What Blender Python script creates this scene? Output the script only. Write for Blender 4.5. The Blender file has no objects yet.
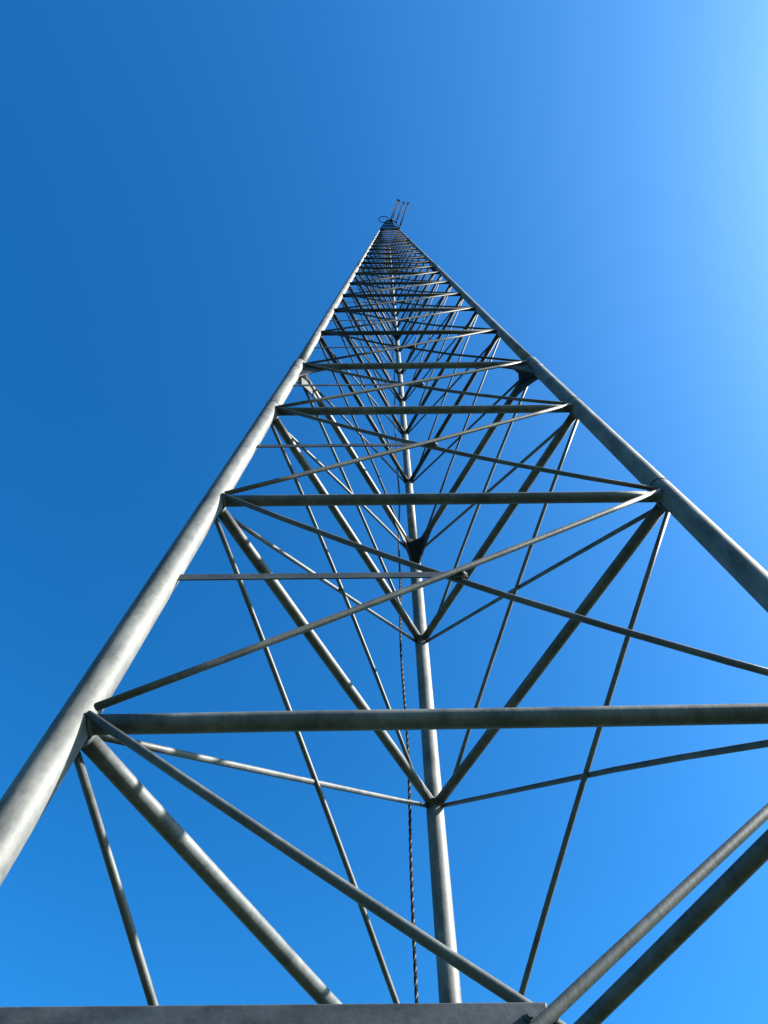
import bpy, bmesh, math, random
from mathutils import Vector, Matrix
R = random.Random(7)
scene = bpy.context.scene
COL = scene.collection
PI = math.pi
ZB = 2.7                                   # height of the lowest visible ring above the ground

# ------------------------------------------------------------------ helpers
class MB:
    """collects tubes, boxes and plates; build() links them as ONE mesh object"""
    def __init__(self):
        self.bm = bmesh.new()
    def tube(self, pts, rad, n=16, caps=True, flat=None):
        pts = [Vector(p) for p in pts]
        if not isinstance(rad, (list, tuple)):
            rad = [rad] * len(pts)
        rings = []
        t0 = (pts[1] - pts[0]).normalized()
        a = Vector((0, 0, 1)) if abs(t0.z) < .9 else Vector((1, 0, 0))
        u = t0.cross(a).normalized()
        for i, p in enumerate(pts):
            if i == 0: t = pts[1] - pts[0]
            elif i == len(pts) - 1: t = pts[-1] - pts[-2]
            else: t = pts[i + 1] - pts[i - 1]
            t.normalize()
            u = (u - t * u.dot(t)).normalized()
            v = t.cross(u)
            r = rad[i]
            rings.append([self.bm.verts.new(p + u * (r * math.cos(2 * PI * k / n)) + v * (r * math.sin(2 * PI * k / n))) for k in range(n)])
        for A, B in zip(rings, rings[1:]):
            for k in range(n):
                f = self.bm.faces.new((A[k], A[(k + 1) % n], B[(k + 1) % n], B[k]))
                f.smooth = True
        if caps:
            self.bm.faces.new(list(reversed(rings[0])))
            self.bm.faces.new(rings[-1])
        return self
    def box(self, c, ax, ay, az, hx, hy, hz):
        c = Vector(c)
        vs = []
        for sx in (-1, 1):
            for sy in (-1, 1):
                for sz in (-1, 1):
                    vs.append(self.bm.verts.new(c + ax * hx * sx + ay * hy * sy + az * hz * sz))
        for q in ((0, 1, 3, 2), (4, 6, 7, 5), (0, 4, 5, 1), (2, 3, 7, 6), (0, 2, 6, 4), (1, 5, 7, 3)):
            self.bm.faces.new([vs[i] for i in q])
        return self
    def prism(self, poly, h):
        """horizontal plate: polygon at its lower face, h thick"""
        lo = [self.bm.verts.new(Vector(p)) for p in poly]
        hi = [self.bm.verts.new(Vector(p) + Vector((0, 0, h))) for p in poly]
        self.bm.faces.new(list(reversed(lo)))
        self.bm.faces.new(hi)
        n = len(poly)
        for k in range(n):
            self.bm.faces.new((lo[k], lo[(k + 1) % n], hi[(k + 1) % n], hi[k]))
        return self
    def build(self, name, mat, parent=None, bevel=0):
        bmesh.ops.recalc_face_normals(self.bm, faces=self.bm.faces)
        me = bpy.data.meshes.new(name)
        self.bm.to_mesh(me)
        self.bm.free()
        me.materials.append(mat)
        o = bpy.data.objects.new(name, me)
        COL.objects.link(o)
        if parent is not None:
            o.parent = parent
        if bevel:
            m = o.modifiers.new('bevel', 'BEVEL')
            m.width = bevel
            m.segments = 2
            m.limit_method = 'ANGLE'
        return o

def tag(o, label, cat, group=None):
    o['label'] = label
    o['category'] = cat
    if group: o['group'] = group
    return o

def empty(name, loc):
    o = bpy.data.objects.new(name, None)
    o.empty_display_size = .2
    o.location = loc
    COL.objects.link(o)
    return o

# ------------------------------------------------------------------ materials
def nodes_of(name):
    m = bpy.data.materials.new(name)
    m.use_nodes = True
    nt = m.node_tree
    return m, nt, nt.nodes, nt.links, nt.nodes['Principled BSDF']

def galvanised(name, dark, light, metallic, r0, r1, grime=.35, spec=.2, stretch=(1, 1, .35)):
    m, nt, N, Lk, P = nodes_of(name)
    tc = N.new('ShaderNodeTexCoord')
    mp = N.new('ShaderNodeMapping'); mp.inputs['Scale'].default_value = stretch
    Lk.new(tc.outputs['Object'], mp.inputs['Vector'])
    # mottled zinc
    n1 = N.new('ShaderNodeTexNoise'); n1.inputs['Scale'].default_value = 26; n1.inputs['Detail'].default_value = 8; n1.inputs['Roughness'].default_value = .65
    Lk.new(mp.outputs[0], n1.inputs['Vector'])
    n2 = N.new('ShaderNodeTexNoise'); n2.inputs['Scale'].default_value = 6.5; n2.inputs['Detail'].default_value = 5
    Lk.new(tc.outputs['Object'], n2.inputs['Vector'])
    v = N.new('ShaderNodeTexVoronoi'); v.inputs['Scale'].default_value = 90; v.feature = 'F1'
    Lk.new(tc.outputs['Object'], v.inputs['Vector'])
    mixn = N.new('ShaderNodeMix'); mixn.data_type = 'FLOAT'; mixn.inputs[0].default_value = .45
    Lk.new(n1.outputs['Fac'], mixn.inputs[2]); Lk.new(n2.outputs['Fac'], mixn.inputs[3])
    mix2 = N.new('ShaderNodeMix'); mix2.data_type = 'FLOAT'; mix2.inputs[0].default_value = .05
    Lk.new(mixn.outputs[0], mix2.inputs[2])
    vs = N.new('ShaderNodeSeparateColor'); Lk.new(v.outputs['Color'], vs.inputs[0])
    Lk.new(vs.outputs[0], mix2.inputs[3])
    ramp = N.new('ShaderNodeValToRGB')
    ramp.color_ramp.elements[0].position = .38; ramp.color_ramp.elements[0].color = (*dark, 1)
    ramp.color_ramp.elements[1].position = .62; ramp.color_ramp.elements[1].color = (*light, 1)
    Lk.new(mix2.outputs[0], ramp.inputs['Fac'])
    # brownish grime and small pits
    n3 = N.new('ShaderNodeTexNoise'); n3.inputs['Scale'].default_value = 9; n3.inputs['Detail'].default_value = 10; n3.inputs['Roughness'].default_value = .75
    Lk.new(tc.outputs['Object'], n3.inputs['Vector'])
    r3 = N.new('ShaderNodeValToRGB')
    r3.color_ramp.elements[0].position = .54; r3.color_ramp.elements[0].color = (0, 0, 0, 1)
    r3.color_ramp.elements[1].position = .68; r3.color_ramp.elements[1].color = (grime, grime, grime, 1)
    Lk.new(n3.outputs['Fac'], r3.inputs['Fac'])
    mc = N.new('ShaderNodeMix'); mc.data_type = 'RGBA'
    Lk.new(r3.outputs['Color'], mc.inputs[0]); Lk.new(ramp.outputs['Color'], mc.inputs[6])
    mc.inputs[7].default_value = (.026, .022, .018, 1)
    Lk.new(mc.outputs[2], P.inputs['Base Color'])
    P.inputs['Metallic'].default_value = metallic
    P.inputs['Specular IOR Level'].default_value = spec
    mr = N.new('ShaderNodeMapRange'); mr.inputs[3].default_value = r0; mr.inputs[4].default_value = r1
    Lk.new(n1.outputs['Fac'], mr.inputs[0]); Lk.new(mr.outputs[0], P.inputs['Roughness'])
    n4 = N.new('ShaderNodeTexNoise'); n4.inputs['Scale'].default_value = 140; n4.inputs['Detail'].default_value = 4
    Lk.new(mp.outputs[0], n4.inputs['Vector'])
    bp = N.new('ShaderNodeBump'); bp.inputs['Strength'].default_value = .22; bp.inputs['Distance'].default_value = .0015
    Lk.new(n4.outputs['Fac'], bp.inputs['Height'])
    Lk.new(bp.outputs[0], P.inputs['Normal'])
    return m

LEG = galvanised('galvanised leg zinc', (.033, .0355, .035), (.092, .0945, .089), .06, .5, .75, .5, .22)
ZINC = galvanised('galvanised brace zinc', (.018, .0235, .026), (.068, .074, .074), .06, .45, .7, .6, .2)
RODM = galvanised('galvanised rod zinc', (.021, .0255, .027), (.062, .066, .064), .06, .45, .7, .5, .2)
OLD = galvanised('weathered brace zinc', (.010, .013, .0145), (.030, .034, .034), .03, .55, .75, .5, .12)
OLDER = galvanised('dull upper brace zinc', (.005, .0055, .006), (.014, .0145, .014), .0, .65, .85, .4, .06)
BAND = galvanised('weathered band', (.006, .007, .008), (.014, .014, .014), .3, .5, .7)

def plain(name, col, rough, metallic=0, scale=60):
    m, nt, N, Lk, P = nodes_of(name)
    n = N.new('ShaderNodeTexNoise'); n.inputs['Scale'].default_value = scale; n.inputs['Detail'].default_value = 5
    tc = N.new('ShaderNodeTexCoord'); Lk.new(tc.outputs['Object'], n.inputs['Vector'])
    r = N.new('ShaderNodeValToRGB')
    r.color_ramp.elements[0].position = .3; r.color_ramp.elements[0].color = (*[c * .7 for c in col], 1)
    r.color_ramp.elements[1].position = .7; r.color_ramp.elements[1].color = (*[min(1, c * 1.25) for c in col], 1)
    Lk.new(n.outputs['Fac'], r.inputs['Fac']); Lk.new(r.outputs['Color'], P.inputs['Base Color'])
    P.inputs['Specular IOR Level'].default_value = .05
    P.inputs['Roughness'].default_value = rough; P.inputs['Metallic'].default_value = metallic
    return m
BAR = galvanised('step bar zinc', (.012, .0155, .019), (.042, .048, .054), .1, .45, .7, .5, .2, (.6, 1, 1))
ROPE_D = plain('dark rope fibre', (.007, .0055, .005), .8)
ROPE_L = plain('pale rope fleck', (.08, .075, .07), .8)
ANT = plain('dark antenna metal', (.004, .004, .005), .85, 0)
BOLT = plain('bright bolt steel', (.5, .5, .5), .3, .7)

# ------------------------------------------------------------------ tower geometry
ZL = [-2.0, -1.0, 0, 1, 1.99, 2.88, 3.9128, 4.9629, 5.9117, 6.9199, 7.9759, 8.7133]   # ring heights relative to the lowest visible ring
z = 8.7133
for d in (.74, .83, .97, .97, .98, .98, .74, .84, .97, .98, .98, .98, .75):
    z += d
    ZL.append(z)
JOINTS = [5, 11, 18, 24]                    # rings at which two tower sections meet
TOP = len(ZL) - 1
W0 = 1.35942
def width(z):
    return W0 - .05 * z if z < 2.88 else W0 - .05 * 2.88 - .04 * (z - 2.88)
def sec(z):
    return 0 if z < 2.88 else 1 if z < 8.7133 else 2 if z < ZL[18] else 3
RLEG = (.0305, .0262, .0235, .0205)
RPIPE = (.0168, .0140, .012, .0105)
RROD = (.0072, .0064, .0053, .0047)
def axis(leg, z):
    W = width(z)
    if leg == 'l': p = (-W / 2, -W / (2 * 3 ** .5))
    elif leg == 'r': p = (W / 2, -W / (2 * 3 ** .5))
    else: p = (0, W / 3 ** .5 + .028)
    return Vector((p[0], p[1], z + ZB))
FACES = (('l', 'r', Vector((0, -1, 0))),
         ('l', 'b', Vector((-math.cos(PI / 6), .5, 0))),
         ('r', 'b', Vector((math.cos(PI / 6), .5, 0))))
UP = Vector((0, 0, 1))

tower = empty('lattice_tower', (0, 0, 0))
tag(tower, 'tall three-legged galvanised steel lattice tower of pipes and rods tapering into the blue sky', 'tower')

# legs: one continuous pipe each, stepping down where sections join
for leg in 'lrb':
    m = MB()
    zs = [-ZB - .3, 2.88, 8.7133, ZL[18], ZL[24] + .12]
    for s in range(4):
        a, b = zs[s], zs[s + 1]
        if s == 0: b += .015
        r = RLEG[s]
        n = 40 if s == 0 else 24 if s == 1 else 14
        k = 14 if s == 0 else 6
        pts, rr = [], []
        for i in range(k + 1):
            t = i / k
            z_ = a + (b - a) * t
            pts.append(axis(leg, z_)); rr.append(r)
        # the upper end of a section is swaged over the narrower pipe above
        if s < 3:
            pts += [axis(leg, b + .012), axis(leg, b + .02)]
            rr += [r * .97, r * .9]
        m.tube(pts, rr, n)
    lo = m.build('leg', LEG, tower)
    # dark seam bands just above each of the lower rings
    for i in ((3, 4, 5) if leg == 'r' else (4,) if leg == 'l' else ()):
        zz = ZL[i] + (.07 if i < 5 else .09)
        r = RLEG[sec(zz)]
        b = MB().tube([axis(leg, zz - .002), axis(leg, zz + .002)], r + .0012, 32)
        b.build('seam_band', BAND, lo)
    # couplings between sections
    for j in JOINTS[:3]:
        r = RLEG[sec(ZL[j] - .01)]
        b = MB().tube([axis(leg, ZL[j] - .115), axis(leg, ZL[j] - .11), axis(leg, ZL[j] + .05), axis(leg, ZL[j] + .06)],
                      [r + .0004, r + .0022, r + .0022, r + .0004], 28)
        b.build('coupling', LEG, lo)

# ring pipes
for i in range(1, TOP + 1):
    z_ = ZL[i]
    s = sec(z_ - .01)
    for A, B, nrm in FACES:
        a, b = axis(A, z_), axis(B, z_)
        if i == 2 and A + B == 'lr': b = b + UP * .014
        d = (b - a).normalized()
        e = RLEG[s] * .55
        rp = RPIPE[s]
        n = 28 if s == 0 else 16 if s == 1 else 10
        L = (b - a).length
        pts = [a + d * e]
        K = 8 if s == 0 else 2
        for k in range(1, K):
            sag = R.uniform(-.0007, .0007) if s == 0 else 0
            pts.append(a + d * (L * k / K) + UP * sag)
        pts.append(b - d * e)
        m = MB().tube(pts, rp, n)
        if s < 2:                            # weld beads where the pipe meets the legs
            for q, sg in ((a + d * (RLEG[s] - .002), 1), (b - d * (RLEG[s] - .002), -1)):
                m.tube([q, q + d * sg * .004, q + d * sg * .009], [rp + .0025, rp + .002, rp + .0002], n)
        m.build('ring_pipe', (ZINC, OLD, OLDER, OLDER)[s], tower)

# corner gusset plates, one in each corner of every face where the sections join
for j in JOINTS[:3]:
    z_ = ZL[j]
    s = sec(z_ - .01)
    q, dn = (.23, .23) if s == 0 else (.19, .19)
    for A, B, nrm in FACES:
        for P, Q in ((A, B), (B, A)):
            o = axis(P, z_); e = axis(Q, z_)
            d = (e - o).normalized()
            low = axis(P, z_ - dn)
            legdir = (low - o).normalized()
            th = .004
            c0 = o + d * RLEG[s] * .6
            p1 = o + d * q - UP * RPIPE[s] * .5
            p2 = low + d * RLEG[s] * .7
            mid = o + d * (RLEG[s] + .07) - UP * (RPIPE[s] + .07)
            poly = [c0, p1]
            for k in range(0, 8):
                t = k / 7
                pa = p1 - UP * RPIPE[s] * .9
                poly.append((1 - t) ** 2 * pa + 2 * t * (1 - t) * mid + t * t * p2)
            m = MB()
            bm = m.bm
            fr = [bm.verts.new(p + nrm * th) for p in poly]
            bk = [bm.verts.new(p - nrm * th) for p in poly]
            bm.faces.new(fr); bm.faces.new(list(reversed(bk)))
            for k in range(len(poly)):
                k2 = (k + 1) % len(poly)
                bm.faces.new((fr[k], bk[k], bk[k2], fr[k2]))
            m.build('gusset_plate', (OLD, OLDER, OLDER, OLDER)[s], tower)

# inclined corner webs: from both ring pipes down to the leg
for j in JOINTS[:3]:
    z_ = ZL[j]
    s = sec(z_ - .01)
    for leg in 'lrb':
        q, dn = (.125, .20) if s == 0 else (.10, .15)
        if leg == 'l': q, dn = q * .72, dn * .72
        o = axis(leg, z_)
        others = [axis(l, z_) for l in 'lrb' if l != leg]
        d1 = (others[0] - o).normalized(); d2 = (others[1] - o).normalized()
        inn = (d1 + d2).normalized()
        a1 = o + d1 * q - UP * RPIPE[s] * .4; a2 = o + d2 * q - UP * RPIPE[s] * .4
        side = (d1 - d2).normalized() * RLEG[s] * .9
        low = axis(leg, z_ - dn) + inn * RLEG[s] * .75
        md = (a1 + a2) / 2 - inn * .025
        poly = [a1, md, a2, (a2 * .45 + low * .55) - inn * .012 - side * .0, low - side * .45, low + side * .45, (a1 * .45 + low * .55) - inn * .012]
        nn = (a1 - low).cross(a2 - low).normalized() * .004
        m = MB(); bm = m.bm
        fr = [bm.verts.new(p + nn) for p in poly]; bk = [bm.verts.new(p - nn) for p in poly]
        c1 = bm.verts.new(sum(poly, Vector()) / len(poly) + nn); c2 = bm.verts.new(sum(poly, Vector()) / len(poly) - nn)
        K = len(poly)
        for k in range(K):
            k2 = (k + 1) % K
            bm.faces.new((fr[k], fr[k2], c1)); bm.faces.new((bk[k2], bk[k], c2))
            bm.faces.new((fr[k], bk[k], bk[k2], fr[k2]))
        m.build('gusset_plate', OLDER, tower)

# diagonal rods, two crossing on every panel face
def rod_points(A, B, nrm, i, off, bow=None, s=0):
    """from leg A at ring i up to leg B at ring i+1"""
    za, zb = ZL[i], ZL[i + 1]
    a, b = axis(A, za), axis(B, zb)
    d = Vector((b.x - a.x, b.y - a.y, 0)).normalized()
    sa, sb = RLEG[sec(za + .01)], RLEG[sec(zb - .01)]
    k = 1 if s == 0 else .8
    front = nrm.y < -.5
    p0 = a + d * (sa * (.74 if front else .62)) + UP * ((.030 if front else .02) * k) + nrm * ((.010 if front else .017) * k)
    p1 = b - d * (sb * .85) + UP * ((.006 if front else -.006) * k) + nrm * ((.016 if front else .019) * k)
    if not front: p0 = p0 + d * ((.056 if A == 'b' else .012) * k) + UP * (-.006 if A == 'b' else .004)
    if front and i == 1: p0 = p0 - UP * (.072 if A == 'l' else .028)
    dv = p1 - p0
    L = dv.length
    t = dv / L
    e = .06 * k
    o = nrm * off
    pts = [p0]
    n = 7 if s == 0 else 3
    bx, bz = bow if bow else (0, 0)
    for q in range(1, n):
        f = q / n
        w = 4 * f * (1 - f)
        pts.append(p0 + t * (L * f) + o * w + nrm * bx * w + UP * bz * w)
    pts += [p1]
    return pts

stuff = MB()
NIND = 16
cross = {}
for i in range(0, TOP):
    s = sec(ZL[i] + .01)
    rr = RROD[s]
    for A, B, nrm in FACES:
        for (P, Q, off) in ((A, B, rr * .7), (B, A, -rr * .7)):
            bow = (R.uniform(-.004, .004), R.uniform(-.004, .004)) if s < 2 else None
            if bow: bow = (bow[0] * .3 + (-.007 if P == 'l' else -.019), bow[1] * .5 - .003) if nrm.y < -.5 else (bow[0] - .006, bow[1])
            if i == 1 and (P, Q) == ('l', 'r'): bow = (-.007, .008)      # these two sag noticeably
            if i == 1 and (P, Q) == ('r', 'l'): bow = (-.016, .004)
            pts = rod_points(P, Q, nrm, i, off, bow, s)
            n = 16 if s == 0 else 10 if s == 1 else 7
            rad = [rr] * len(pts)
            if s < 2: rad[0] = rr * .9; rad[-1] = rr * .9
            if i == 2 and (P, Q) == ('r', 'b'):           # this one was knocked out of line near its lower third
                for k in range(1, len(pts) - 1):
                    f = k / (len(pts) - 1)
                    w = f / .36 if f < .36 else (1 - f) / .64
                    pts[k] = pts[k] + UP * (.015 * w)
            if i < NIND:
                m = MB().tube(pts, rr, n)
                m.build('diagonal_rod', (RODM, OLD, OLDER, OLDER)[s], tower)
            else:
                stuff.tube(pts, rr, 6)
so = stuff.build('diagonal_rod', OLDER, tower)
so['kind'] = 'stuff'

# short step bars from the left leg to the crossing of the front rods
def crossing(i):
    wa, wb = width(ZL[i]), width(ZL[i + 1])
    f = wa / (wa + wb)
    return ZL[i] + (ZL[i + 1] - ZL[i]) * f
for i in range(0, TOP):
    zc = crossing(i) + (.001 if i == 1 else .016)
    s = sec(zc)
    a = axis('l', zc)
    h = .017 if i == 1 else .0135 if s == 0 else .010
    X = Vector((1, 0, 0)); Y = Vector((0, 1, 0))
    y = a.y
    cx = a.x + RLEG[s] * .7
    w = (0.004 if s == 0 else .003)
    m = MB()
    ex = .008 if i == 1 else .026
    c = Vector(((cx + ex) / 2, y, zc + ZB))
    hl = (ex - cx) / 2
    m.box(c, X, Y, UP, hl, .0018, h)
    o = m.build('step_bar', (BAR, OLD, OLDER, OLDER)[s], tower, bevel=.0017 if s == 0 else 0)
    if s < 2:
        bc = Vector((-.012 if i == 1 else .016, y, zc + ZB))
        b = MB().tube([bc - Y * .009, bc + Y * .011], .004, 10)
        b.tube([bc - Y * .0055, bc - Y * .0019], .0068, 6)
        b.tube([bc + Y * .0019, bc + Y * .007], .0068, 6)
        b.build('bolt', ZINC, o)

# outrigger bracket at the top of the tower that carries the antennas
zt = 20.3 + ZB
la, ra = axis('l', 20.3), axis('r', 20.3)
nose = Vector((-.03, -.395, zt))
m = MB()
m.tube([la, nose + Vector((-.03, 0, 0))], .014, 10)
m.tube([ra, Vector((.19, -.32, zt)), nose + Vector((.08, .0, 0))], .014, 10)
for f in (.12, .3, .46, .62, .78, .95):
    m.tube([la.lerp(nose, f), Vector((ra.x, ra.y, zt)).lerp(nose + Vector((.08, 0, 0)), f)], .017, 8)
m.build('antenna_bracket', OLDER, tower)

# ------------------------------------------------------------------ antennas on the bracket
def whip(name, base, tip, label, twin=False):
    base = Vector(base); tip = Vector(tip)
    t = (tip - base).normalized()
    root = empty(name, base)
    tag(root, label, 'antenna', 'antenna rods at the top of the tower')
    sd = t.cross(UP).normalized()
    offs = (-.021, .021) if twin else (0,)
    rel = lambda p: p - base
    for o_ in offs:
        MB().tube([rel(base + sd * o_), rel(tip + sd * o_)], .014 if twin else .019, 10).build('rod', ANT, root)
        MB().tube([rel(tip + sd * o_ - t * .05), rel(tip + sd * o_ - t * .04), rel(tip + sd * o_), rel(tip + sd * o_ + t * .012)],
                  [.016, .034, .034, .016], 12).build('tip_cap', ANT, root)
    MB().tube([rel(base - t * .03), rel(base + t * .09)], .02 if not twin else .032, 12).build('mount_clamp', ANT, root)
whip('rod_antenna', (.049, -.39, zt), (.285, -.836, zt + 1.9), 'thin double-rod antenna leaning out from the tower top, nearest the wire hoop', True)
whip('rod_antenna', (.186, -.352, zt), (.425, -.778, zt + 1.8), 'single antenna rod between the double-rod antenna and the outermost rod on the tower top')
whip('rod_antenna', (.262, -.195, zt), (.553, -.758, zt + 1.75), 'outermost antenna rod at the tower top, over the right leg')

# wire hoop beside them
hoop_c = Vector((-.145, -.41, zt + .02))
hoop = MB()
pts = []
for k in range(33):
    a = 2 * PI * k / 32
    pts.append(Vector((.135 * math.cos(a), .075 * math.sin(a), .06 * math.sin(a))))
hoop.tube(pts, .010, 8, caps=False)
hoop.tube([Vector((.02, .09, -.01)), Vector((-.02, .07, .055))], .009, 8)
hoop.tube([Vector((.02, .09, -.015)), Vector((.06, .07, .0))], .009, 8)
ho = hoop.build('wire_hoop', ANT)
ho.location = hoop_c
tag(ho, 'small wire hoop sticking out at the left of the tower top', 'loop antenna')

# ------------------------------------------------------------------ rope hanging behind the back left face
rope = MB()
P0 = Vector((-.100, .79, -.2 + ZB)); P1 = Vector((.0, .33, 19.6 + ZB))
def rope_at(zr):
    f = (zr + .2) / 19.8
    p = P0.lerp(P1, f)
    w = .012 * math.sin(zr * 2.1) + .006 * math.sin(zr * 5.3 + 1)
    return p + Vector((w * .6, w * .4, 0))
pale = MB()
zr = -2.4
for ph in range(3):
    pts = []
    zz = -2.4
    while zz < 7.5:
        a = 2 * PI * zz / .036 + ph * 2 * PI / 3
        pts.append(rope_at(zz) + Vector((.0026 * math.cos(a), .0026 * math.sin(a), 0)))
        zz += .036 / 8
    rr = [.0012 + .0018 * (.5 + .5 * math.sin(k * .041) * math.sin(k * .0173 + 1)) + R.uniform(0, .0005) for k in range(len(pts))] if ph == 2 else .0031
    (pale if ph == 2 else rope).tube(pts, rr, 6)
zz = 7.5
pts = []
while zz < 19.6:
    pts.append(rope_at(zz)); zz += .15
rope.tube(pts, .006, 6)
ro = rope.build('rope', ROPE_D)
tag(ro, 'dark twisted rope with pale flecks hanging straight down beside the rear leg', 'rope')
pale.build('fleck_strand', ROPE_L, ro)

# ------------------------------------------------------------------ ground
g = bmesh.new()
bmesh.ops.create_grid(g, x_segments=40, y_segments=40, size=3000)
me = bpy.data.meshes.new('ground'); g.to_mesh(me); g.free()
go = bpy.data.objects.new('ground', me); COL.objects.link(go); go['kind'] = 'structure'
gm, nt, N, Lk, P = nodes_of('grass field')
tc = N.new('ShaderNodeTexCoord')
na = N.new('ShaderNodeTexNoise'); na.inputs['Scale'].default_value = 9; na.inputs['Detail'].default_value = 10
nb = N.new('ShaderNodeTexNoise'); nb.inputs['Scale'].default_value = .35; nb.inputs['Detail'].default_value = 6
Lk.new(tc.outputs['Object'], na.inputs['Vector']); Lk.new(tc.outputs['Object'], nb.inputs['Vector'])
mx = N.new('ShaderNodeMix'); mx.data_type = 'FLOAT'; mx.inputs[0].default_value = .5
Lk.new(na.outputs['Fac'], mx.inputs[2]); Lk.new(nb.outputs['Fac'], mx.inputs[3])
rp = N.new('ShaderNodeValToRGB')
rp.color_ramp.elements[0].position = .35; rp.color_ramp.elements[0].color = (.008, .021, .009, 1)
rp.color_ramp.elements[1].position = .68; rp.color_ramp.elements[1].color = (.020, .046, .019, 1)
Lk.new(mx.outputs[0], rp.inputs['Fac']); Lk.new(rp.outputs['Color'], P.inputs['Base Color'])
P.inputs['Roughness'].default_value = .9
bp = N.new('ShaderNodeBump'); bp.inputs['Strength'].default_value = .6; bp.inputs['Distance'].default_value = .05
Lk.new(na.outputs['Fac'], bp.inputs['Height']); Lk.new(bp.outputs[0], P.inputs['Normal'])
me.materials.append(gm)

# ------------------------------------------------------------------ light
EL = math.radians(35.5); AZ = math.radians(99.7)          # azimuth clockwise from +Y: to the right, slightly on the camera's side
w = bpy.data.worlds.new('World'); scene.world = w
w.use_nodes = True
nt = w.node_tree
bg = nt.nodes['Background']
sky = nt.nodes.new('ShaderNodeTexSky')
sky.sky_type = 'NISHITA'
sky.sun_disc = False
sky.sun_elevation = EL; sky.sun_rotation = AZ
sky.altitude = 300; sky.air_density = 1.0; sky.dust_density = 1.5; sky.ozone_density = 6.0
gam = nt.nodes.new('ShaderNodeGamma'); gam.inputs['Gamma'].default_value = 1.35
tint = nt.nodes.new('ShaderNodeMix'); tint.data_type = 'RGBA'; tint.blend_type = 'MULTIPLY'
tint.inputs[0].default_value = 1; tint.inputs[7].default_value = (.70, .86, .70, 1)
hs = nt.nodes.new('ShaderNodeHueSaturation')
hs.inputs['Saturation'].default_value = 1.14
nt.links.new(sky.outputs[0], gam.inputs['Color'])
nt.links.new(gam.outputs[0], hs.inputs['Color'])
nt.links.new(hs.outputs[0], tint.inputs[6])
nt.links.new(tint.outputs[2], bg.inputs['Color'])
bg.inputs['Strength'].default_value = .05
sd = bpy.data.lights.new('sun', 'SUN')
sd.energy = 5; sd.angle = math.radians(.53); sd.color = (1, .95, .87)
so = bpy.data.objects.new('sun', sd); COL.objects.link(so)
dirv = Vector((math.sin(AZ) * math.cos(EL), math.cos(AZ) * math.cos(EL), math.sin(EL)))
so.rotation_euler = dirv.to_track_quat('Z', 'Y').to_euler()
so.location = dirv * 60

# ------------------------------------------------------------------ camera
cd = bpy.data.cameras.new('camera')
co = bpy.data.objects.new('camera', cd); COL.objects.link(co)
M = Matrix(((0.9999397425628838, 0.010500332513533548, 0.0032022274089942085),
            (0.010909790689776142, -0.9181194362457203, -0.39615360310405684),
            (-0.0012197173355504168, 0.39616466753400265, -0.9181786691514213))).to_4x4()
M.translation = Vector((-0.15791, -1.20467, -1.00689 + ZB))
co.matrix_world = M
cd.sensor_fit = 'HORIZONTAL'; cd.sensor_width = 36
cd.lens = 754.25573 * 36 / 768
cd.clip_start = .02; cd.clip_end = 20000
scene.camera = co

vs = scene.view_settings
vs.view_transform = 'Standard'; vs.look = 'None'; vs.gamma = 1; vs.exposure = 2.6
vs.use_curve_mapping = False
scene.render.film_transparent = False
scene.cycles.max_bounces = 8
